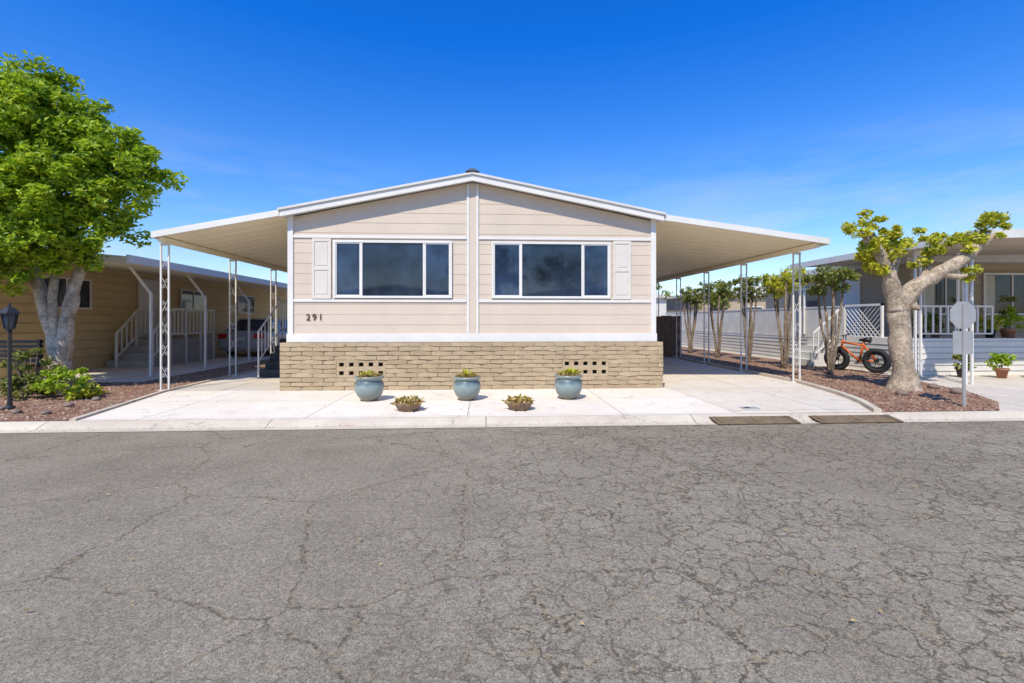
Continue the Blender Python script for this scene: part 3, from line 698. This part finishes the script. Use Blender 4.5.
for s in (-1,1):
    b.tube([(s*.80,-1.72,.99),(s*.62,-1.1,1.41)],.05,6); b.tube([(s*.64,.3,1.43),(s*.78,1.14,.96)],.04,6); b.tube([(s*.815,-.3,.98),(s*.63,-.3,1.42)],.035,6); b.tube([(s*.62,-1.1,1.415),(s*.64,.3,1.44)],.04,6)
b.done('roof',carpaint,t,True,local=True)
for s in (-1,1):
    for yy in (-1.35,1.4):
        wh=B(); wh.torus((s*.8,yy,.32),.23,.095,'X',24,8); w=wh.done('wheel',tyre,t,True,local=True)
        rm=B(); rm.tube([(s*.78,yy,.32),(s*.88,yy,.32)],.2,16); rm.done('rim',rim,w,local=True)
    B().prism([(s*.5,-2.28,.70),(s*.84,-2.20,.70),(s*.85,-2.19,.88),(s*.5,-2.25,.88)],(0,-.04,0)).done('tail_light',redlens,t,local=True)
B().box(-.8,.8,-2.33,-2.2,.34,.52).done('bumper',carpaint,t,bevel=.03,local=True)
B().box(-.17,.17,-2.31,-2.26,.62,.75).done('licence_plate',white,t,local=True)

# ------------------------------------------------------------------ neighbour right
t=thing('neighbour_home',(15,16,0),'tan mobile home with white raised porch and awning','house')
b=B(); b.box(12.6,24,13.6,21,.0,3.1); wl=b.done('wall',tan,t)
b=B()
for k in range(12):
    z=.35+k*.23; b.box(12.6,24,13.585,13.6,z,z+.012)
b.done('siding_joint',M('tan_joint',(.22,.17,.11)),wl)  # thin strips in a deeper tan mark the board joints
b=B(); b.box(10.6,24,11.6,13.59,0,.93); b.box(10.6,12.59,13.6,28,0,.78); dk=b.done('porch',white,t,label='white clad raised porch')
b=B()
for k in range(6): b.box(10.585,24,11.585,11.6,.1+k*.15,.112+k*.15); b.box(10.585,10.6,11.6,28,.1+k*.13,.11+k*.13)
b.done('porch_joint',M('joint_grey',(.4,.39,.36)),dk)
b=B(); x=10.66
b.tube([(x,13.8,1.80),(x,28,1.80)],.035,4); b.tube([(x,13.8,.86),(x,28,.86)],.03,4)
for i in range(95):
    yy=13.8+i*.15
    b.box(x-.012,x+.012,yy-.066,yy+.066,.80,1.79)
b.done('railing',whiteold,dk)
b=B()
for k in range(9):
    o=k*.15; b.tube([(10.7,12.45+o,.93),(10.7,12.45+min(1.3,o+.9),.93+min(.9,1.3-o))],.011,4)
    b.tube([(10.7,13.75-o,.93),(10.7,13.75-min(1.3,o+.9),.93+min(.9,1.3-o))],.011,4)
b.box(10.67,10.73,12.4,12.45,.93,1.85); b.box(10.67,10.73,13.75,13.8,.93,1.85); b.box(10.67,10.73,12.4,13.8,1.79,1.85); b.done('lattice',white,dk)
b=B(); b.tube([(11.0,11.66,1.75),(13.0,11.66,1.75)],.03,4); b.tube([(11.0,11.66,1.05),(13.0,11.66,1.05)],.025,4)
for i in range(11): b.box(11.0+i*.2-.018,11.0+i*.2+.018,11.645,11.675,1.06,1.74)
b.done('railing',white,dk)
b=B(); b.prism([(10.4,9.6,3.18),(24,9.6,3.55),(24,9.6,3.62),(10.4,9.6,3.25)],(0,6.2,0)); aw=b.done('awning',M('porch_awning_tan',(.55,.47,.36)),t)
b=B(); b.box(10.33,10.4,9.6,15.8,3.12,3.29); b.prism([(10.33,9.55,3.12),(24,9.55,3.5),(24,9.55,3.68),(10.33,9.55,3.3)],(0,.048,0)); b.done('awning_edge',whiteold,aw)
for (xx,yy) in ((10.55,9.95),(10.75,11.4),(10.55,15.5),(12.2,11.72),(13.2,9.95),(14.6,11.72),(17,9.95)):
    p=B(); z0=.0 if yy<11.5 else .93
    for d in (-.07,.07): p.box(xx+d-.022,xx+d+.022,yy-.022,yy+.022,z0,3.13)
    p.box(xx-.1,xx+.1,yy-.03,yy+.03,3.0,3.12); p.done('post',white,aw)
b=B(); b.prism([(12.2,13.3,3.1),(24,13.3,3.1),(24,13.3,3.3),(18,13.3,4.1),(12.2,13.3,3.3)],(0,8,0)); b.done('roof',whiteold,t)
curtm=M('pale_curtain',(.55,.5,.4))
def win_front(x0,x1,y,z0,z1,par):
    w=B(); w.box(x0-.06,x1+.06,y-.05,y,z1,z1+.06); w.box(x0-.06,x1+.06,y-.05,y,z0-.06,z0); w.box(x0-.06,x0,y-.05,y,z0,z1); w.box(x1,x1+.06,y-.05,y,z0,z1); w.box((x0+x1)/2-.02,(x0+x1)/2+.02,y-.045,y,z0,z1)
    o=w.done('window',white,par); B().box(x0,x1,y-.022,y-.018,z0,z1).done('pane',glassm,o)
    for a,c in ((x0+.01,x0+.3),(x1-.3,x1-.01)):
        cb=B(); n=8
        for i in range(n):
            q=a+(c-a)*i/n; h=(c-a)/n; cb.poly([(q,y-.03,z0+.02),(q+h/2,y-.024,z0+.02),(q+h/2,y-.024,z1-.02),(q,y-.03,z1-.02)]); cb.poly([(q+h/2,y-.024,z0+.02),(q+h,y-.03,z0+.02),(q+h,y-.03,z1-.02),(q+h/2,y-.024,z1-.02)])
        cb.done('curtain',curtm,o)
win_front(13.0,14.3,13.585,1.6,2.75,t); win_front(14.9,16.6,13.585,1.6,2.75,t)
b=B(); b.box(12.56,12.6,15.5,16.4,.8,2.85); b.done('door',white,t); win_side(12.6,17.5,19,1.6,2.6,t,-1)
b=B()
for i in range(4): b.box(9.75+.21*i,9.96+.21*i if i<3 else 10.58,13.9,15.0,.012,.2*(i+1))
s_=b.done('steps',whiteold,t)
b=B(); b.tube([(9.8,13.88,1.0),(10.6,13.88,1.72)],.03,4); b.tube([(9.8,13.88,.35),(10.6,13.88,1.0)],.025,4)
for i in range(6): b.tube([(9.8+i*.15,13.88,.35+i*.13 if i else 0),(9.8+i*.15,13.88,1.0+i*.135)],.017,4)
b.done('railing',white,s_)
for i,(x,y,z,h,mt) in enumerate(((11.5,12.1,.93,.7,leafC),(12.0,12.2,.93,.5,leafC),(12.6,12.1,.93,.95,leafC),(13.15,11.85,.93,.4,leafB),(13.7,11.85,.93,.65,leafA),(14.1,12.3,.93,1.0,leafC),(14.45,11.85,.93,.5,leafC),(13.2,10.7,0,.7,leafC),(12.4,10.9,0,.4,leafA),(11.6,11.1,0,.45,leafC),(13.9,10.8,0,.5,leafB))):
    p=thing('potted_plant',(x,y,z),['green leafy plant in terracotta pot on the porch','tall green plant in terracotta pot on white porch'][i%2] if z>.5 else 'green potted plant standing in front of the white porch','potted plant','potted plants around the neighbouring porch')
    B().lathe([(.08,0),(.12,.2),(.14,.2),(.14,.24),(.11,.24),(.1,.2)],(x,y,z),16).done('pot',terracotta if i%3 else black,p,smooth=True)
    rg=random.Random(i+200); c=[(x+rg.uniform(-.16,.16),y+rg.uniform(-.14,.14),z+.25+rg.random()*h*.8,rg.uniform(.07,.14)) for k in range(12)]
    s=B(); s.tube([(x,y,z+.2),(x,y,z+.2+h*.7)],.012,5); s.done('stem',bark2,p); leaves('foliage',mt,p,c,30,.09,300+i,.6)

# ------------------------------------------------------------------ rear fence and far homes
t=thing('wooden_fence',(5.6,17.6,0),'brown vertical board fence behind the carport','fence'); b=B()
for i in range(28): b.box(3.68+i*.13,3.80+i*.13,17.6,17.63,.01,1.55+R.uniform(-.02,.02))
b.done('board',wood,t); b=B(); b.box(3.7,7.3,17.631,17.68,.4,.5); b.box(3.7,7.3,17.631,17.68,1.3,1.4); b.done('rail',wood,t)
t=thing('wooden_fence',(-5.3,22,0),'brown vertical board fence behind the side awning','fence'); b=B()
for i in range(19): b.box(-6.3+i*.12,-6.19+i*.12,22,22.03,.01,1.65)
b.done('board',wood,t); b=B(); b.box(-6.3,-4.05,22.031,22.08,1.3,1.4); b.done('rail',wood,t)
def farhome(x0,x1,y0,y1,h,mt,lab):
    t=thing('mobile_home',((x0+x1)/2,y0,0),lab,'house'); B().box(x0,x1,y0,y1,0,h).done('wall',mt,t)
    c=(x0+x1)/2; B().prism([(x0-.3,y0-.3,h),(x1+.3,y0-.3,h),(x1+.3,y0-.3,h+.15),(c,y0-.3,h+.8),(x0-.3,y0-.3,h+.15)],(0,y1-y0+.6,0)).done('roof',whiteold,t)
    n=int((x1-x0)/2.6)
    for k in range(n):
        q=x0+.7+k*2.6; w=B()
        if y0>0: w.box(q-.06,q+1.26,y0-.04,y0-.001,1.34,2.36)
        else: w.box(q-.06,q+1.26,y1+.001,y1+.04,1.34,2.36)
        o=w.done('window',white,t); (B().box(q,q+1.2,y0-.05,y0-.041,1.4,2.3) if y0>0 else B().box(q,q+1.2,y1+.041,y1+.05,1.4,2.3)).done('pane',glassm,o)
farhome(4,13,34,44,3.0,whiteold,'distant white mobile home with low gable roof'); farhome(15,25,33,44,3.1,tan,'distant tan mobile home with low gable roof')
farhome(-14,-5,34,44,3.0,whiteold,'distant white mobile home behind the carport'); farhome(-27,-17,34,44,3.0,tan,'distant tan mobile home behind other homes')
# the other side of the street, mirrored in the front windows
farhome(-11,-2,-28,-15,3.1,tan,'tan mobile home across the street mirrored in windows'); farhome(3,12,-28,-15,3.1,whiteold,'white mobile home across the street mirrored in windows')
for i,(x,y,h) in enumerate(((10,31,4.2),(-9.5,31,3.9),(27,36,5.5),(14,29,4),(0.8,-14,6.5),(-12.5,-13,6.5),(8,-30,9))):
    t=thing('background_tree',(x,y,0),'distant rounded green tree between the homes','tree','distant trees between homes'); rg=random.Random(i+90)
    b=B(); limb(b,[(x,y,0),(x+.1,y,h*.4),(x,y,h*.7)],[.15,.12,.06]); b.done('trunk',bark2,t,True)
    s=h/4.2; cl=[(x+rg.gauss(0,.7)*s,y+rg.gauss(0,.7)*s,h*.68+rg.gauss(0,.5)*s,rg.uniform(.3,.55)*s) for k in range(22)]; leaves('crown',leafC,t,cl,90,.2*s,400+i,.6)

# ------------------------------------------------------------------ light, sky, camera
sd=Vector((-.32,-.72,1.0)).normalized()
el=math.asin(sd.z); az=math.atan2(sd.x,sd.y)
su=bpy.data.lights.new('sun','SUN'); su.energy=4.95; su.angle=math.radians(.5); su.color=(1,.93,.80)
so=bpy.data.objects.new('sun',su); COL.objects.link(so); so.rotation_euler=sd.to_track_quat('Z','Y').to_euler(); so.location=(0,0,20)
w=bpy.data.worlds.new('World'); sc.world=w; w.use_nodes=True; t=w.node_tree
bg=t.nodes['Background']; bg.inputs['Strength'].default_value=.15
sk=t.nodes.new('ShaderNodeTexSky'); sk.sky_type='NISHITA'; sk.sun_disc=False; sk.sun_elevation=el; sk.sun_rotation=az; sk.air_density=1.0; sk.dust_density=.6; sk.ozone_density=2
tc=t.nodes.new('ShaderNodeTexCoord'); sx=t.nodes.new('ShaderNodeSeparateXYZ'); L(t,tc.outputs['Generated'],sx.inputs[0])
hs=t.nodes.new('ShaderNodeHueSaturation'); hs.inputs['Saturation'].default_value=1.22; hs.inputs['Value'].default_value=1.36; L(t,sk.outputs[0],hs.inputs['Color'])
grade=ramp(t,sx.outputs[2],[(.0,(.95,.91,.93)),(.16,(.62,.78,1.0)),(.50,(.06,.58,1.20))])
skc=mix(t,1.0,hs.outputs[0],grade,'MULTIPLY')
mp=t.nodes.new('ShaderNodeMapping'); mp.inputs['Scale'].default_value=(1.2,1.2,7); mp.inputs['Location'].default_value=(.4,.0,.3); L(t,tc.outputs['Generated'],mp.inputs[0])
cn=noise(t,mp.outputs[0],2.4,7,.65)
band=ramp(t,sx.outputs[2],[(.0,.6),(.14,1),(.34,0)])
side=math_(t,'ADD',math_(t,'MULTIPLY',math_(t,'ABSOLUTE',sx.outputs[0]),1.4),.25,True)
cf=math_(t,'MULTIPLY',math_(t,'MULTIPLY',math_(t,'MULTIPLY',ramp(t,cn,[(.42,0),(.70,1)]),band),side),.55)
c=mix(t,cf,skc,(4.6,5.0,5.5)); L(t,c,bg.inputs['Color'])
cam=bpy.data.cameras.new('camera'); co=bpy.data.objects.new('camera',cam); COL.objects.link(co); sc.camera=co
co.location=(0,0,1.4); co.rotation_euler=(math.radians(90),0,math.radians(-3.1)); cam.lens=480/1024*36; cam.sensor_width=36; cam.shift_y=-21.5/1024; cam.clip_end=1500; cam.clip_start=.05
